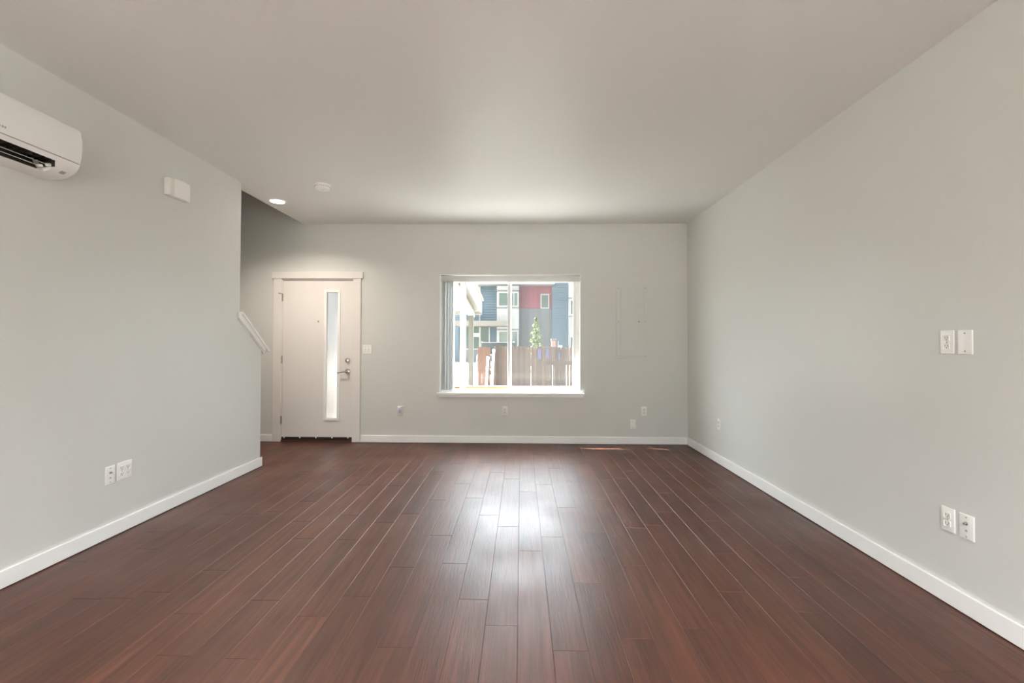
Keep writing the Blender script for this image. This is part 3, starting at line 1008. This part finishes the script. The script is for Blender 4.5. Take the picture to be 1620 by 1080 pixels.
fe = thing('wooden_fence', (.5, FY, GZ), 'weathered brown picket fence behind the right window pane', 'fence')
x = -.60
i = 0
slits = {5: .011, 13: .013, 21: .014, 26: .014, 27: .014, 28: .011, 30: .014, 38: .013}
back = x - .03
while x < 3.0:
    picket(x, .056, 1.185 - .016 * (x + .2) + random.uniform(-.012, .012), FY, fe, M['fence'], random.uniform(-.002, .002))
    g = slits.get(i, random.choice((.002, .003, .005)))
    if g > .01:                                        # a board is missing from the row behind
        MB().box(back, x + .020, FY + .056, FY + .070, GZ + .05, 1.10).build('backing_board', M['fence'], fe)
        back = x + .028 + g + .012
    x += .057 + g
    i += 1
MB().box(back, x - .03, FY + .056, FY + .070, GZ + .05, 1.10).build('backing_board', M['fence'], fe)
for z in (.22, .80):
    MB().box(-.62, 3.0, FY + .017, FY + .055, z - .045, z + .045).build('rail', M['fence'], fe)
MB().box(.50, 1.30, FY - .022, FY - .001, .765, .850).build('rail', M['fence'], fe)
for px in (-.60, 1.42, 2.95):
    MB().box(px - .045, px + .045, FY + .071, FY + .161, GZ, 1.10).build('post', M['fence'], fe)

ga = thing('wooden_gate', (-.84, FY, GZ), 'orange cedar gate with a dark latch left of the fence', 'gate')
for k in range(3):
    xx = -.935 + k * .094
    MB().prism([(xx - .045, GZ + .05), (xx + .045, GZ + .05), (xx + .045, 1.155 - .004 * k), (xx - .045, 1.165 - .004 * k)], FY - .03, FY - .012, 'y').build('board', M['gate'], ga)
for z in (.3, .95):
    MB().box(-.98, -.70, FY - .012, FY + .026, z - .04, z + .04).build('rail', M['gate'], ga)
MB().box(-.860, -.795, FY - .05, FY - .03, .63, .74, .004).build('latch', M['brownwood'], ga)
for nm, x0, x1, zt, lab in (('a', -.775, -.715, .93, 'white pipe standing against the gate, shorter of the two'), ('b', -.645, -.592, 1.10, 'white pipe standing against the fence, taller of the two')):
    pp = thing('white_pipe', (x0, FY - .10, GZ + .021), lab, 'pipe', 'white pipes by the gate')
    MB().tube((x0 - .02, FY - .12, GZ + .021), (x0 + .03, FY - .085, zt), .027, n=18).build('pipe', M['plate'], pp, True)
    MB().tube((x0 + .0278, FY - .0866, zt - .05), (x0 + .031, FY - .0845, zt + .012), .033, n=18).build('pipe_cap', M['plate'], pp, True)
for x0, x1, z0, z1, lab in ((.385, .465, .89, 1.12, 'blue cloth on the fence, left of three'), (.565, .635, .91, 1.12, 'blue cloth on the fence, middle of three'), (.855, .900, .88, 1.06, 'narrow blue cloth on the fence, right of three')):
    n = 8  # small wavy blue patches set against the pickets
    mb = MB()
    pts = []
    for q in range(n + 1):
        t = q / n
        pts.append((x0 + (x1 - x0) * t, FY - .010 - .006 * math.sin(t * 9)))
    mb.prism(pts + [(p[0], p[1] + .004) for p in pts[::-1]], z0, z1, 'z')
    tag(mb.build('hanging_cloth', M['patch']), lab, 'patch', 'blue patches on the fence')

# young conifer
tr = thing('young_conifer', (.52, 16, GZ), 'pale green young conifer rising behind the fence', 'tree')
MB().tube((.52, 16, GZ), (.52, 16, 2.0), .035, .008, 10).build('trunk', M['bark'], tr, True)
bm = bmesh.new()
rnd = random.Random(3)
for k in range(2600):
    t = rnd.random() ** .75
    z = .25 + (2.18 - .25) * (1 - t)
    rad = .03 + .44 * t ** .85
    a = rnd.random() * 6.283
    tier = .62 + .38 * math.sin(z * 24 + a * 2.0 + 1.5 * math.sin(a * 3))
    rr = rad * tier * (rnd.random() ** .45)
    c = Vector((.52 + rr * math.cos(a), 16 + rr * math.sin(a), z - rr * .12))
    s = .030 + rnd.random() * .030
    d1 = Vector((math.cos(a), math.sin(a), rnd.uniform(-.5, .3))).normalized() * s * 1.5
    d2 = Vector((rnd.uniform(-1, 1), rnd.uniform(-1, 1), rnd.uniform(-1, 1))).normalized() * s * .45
    vv = [bm.verts.new(c - d1 * .5), bm.verts.new(c + d2), bm.verts.new(c + d1 * .6), bm.verts.new(c - d2)]
    bm.faces.new(vv)
f = MB(); f.bm.free(); f.bm = bm
f.build('foliage', M['leaf'], tr)
tag(MB().box(.2, 3.4, 10.72, 14.6, GZ - .01, GZ + .03).build('lawn', M['grass']), 'strip of dry grass behind the fence', 'lawn', None, 'stuff')

# dark car parked behind the gate
ca = thing('car', (-1.05, 22, GZ), 'dark car parked beyond the gate, only its roof showing', 'car')
cx0, cx1 = -1.95, -.15
prof_b = [(20.0, .12), (24.2, .12), (24.3, .45), (24.1, .72), (20.15, .74), (19.95, .5)]
mb = MB().prism([(y, z + .02) for y, z in prof_b], cx0, cx1, 'x')
bmesh.ops.bevel(mb.bm, geom=list(mb.bm.edges), offset=.07, segments=3, profile=.5, affect='EDGES')
mb.build('body', M['car'], ca, True)
cab = [(20.35, .72), (20.85, 1.24), (22.4, 1.27), (23.2, .72)]
mb = MB().prism(cab, cx0 + .12, cx1 - .12, 'x')
bmesh.ops.bevel(mb.bm, geom=list(mb.bm.edges), offset=.05, segments=3, profile=.5, affect='EDGES')
mb.build('cabin', M['carglass'], ca, True)
mb = MB().box(cx0 + .16, cx1 - .16, 20.86, 22.4, 1.235, 1.285, .02)
mb.build('roof', M['car'], ca, True)
MB().box(cx0 + .15, cx0 + .19, 20.9, 22.4, 1.285, 1.32).box(cx1 - .19, cx1 - .15, 20.9, 22.4, 1.285, 1.32).build('roof_rail', M['chrome'], ca)
for x in (cx0 + .02, cx1 - .22):
    for y in (20.75, 23.4):
        MB().lathe([(.18, 0), (.31, .0), (.32, .05), (.32, .15), (.31, .20), (.18, .20)], (x, y, GZ + .32), 'x', 28).build('wheel', M['blackrub'], ca, True)

for o in bpy.data.objects:
    if '_local' in o:
        del o['_local']
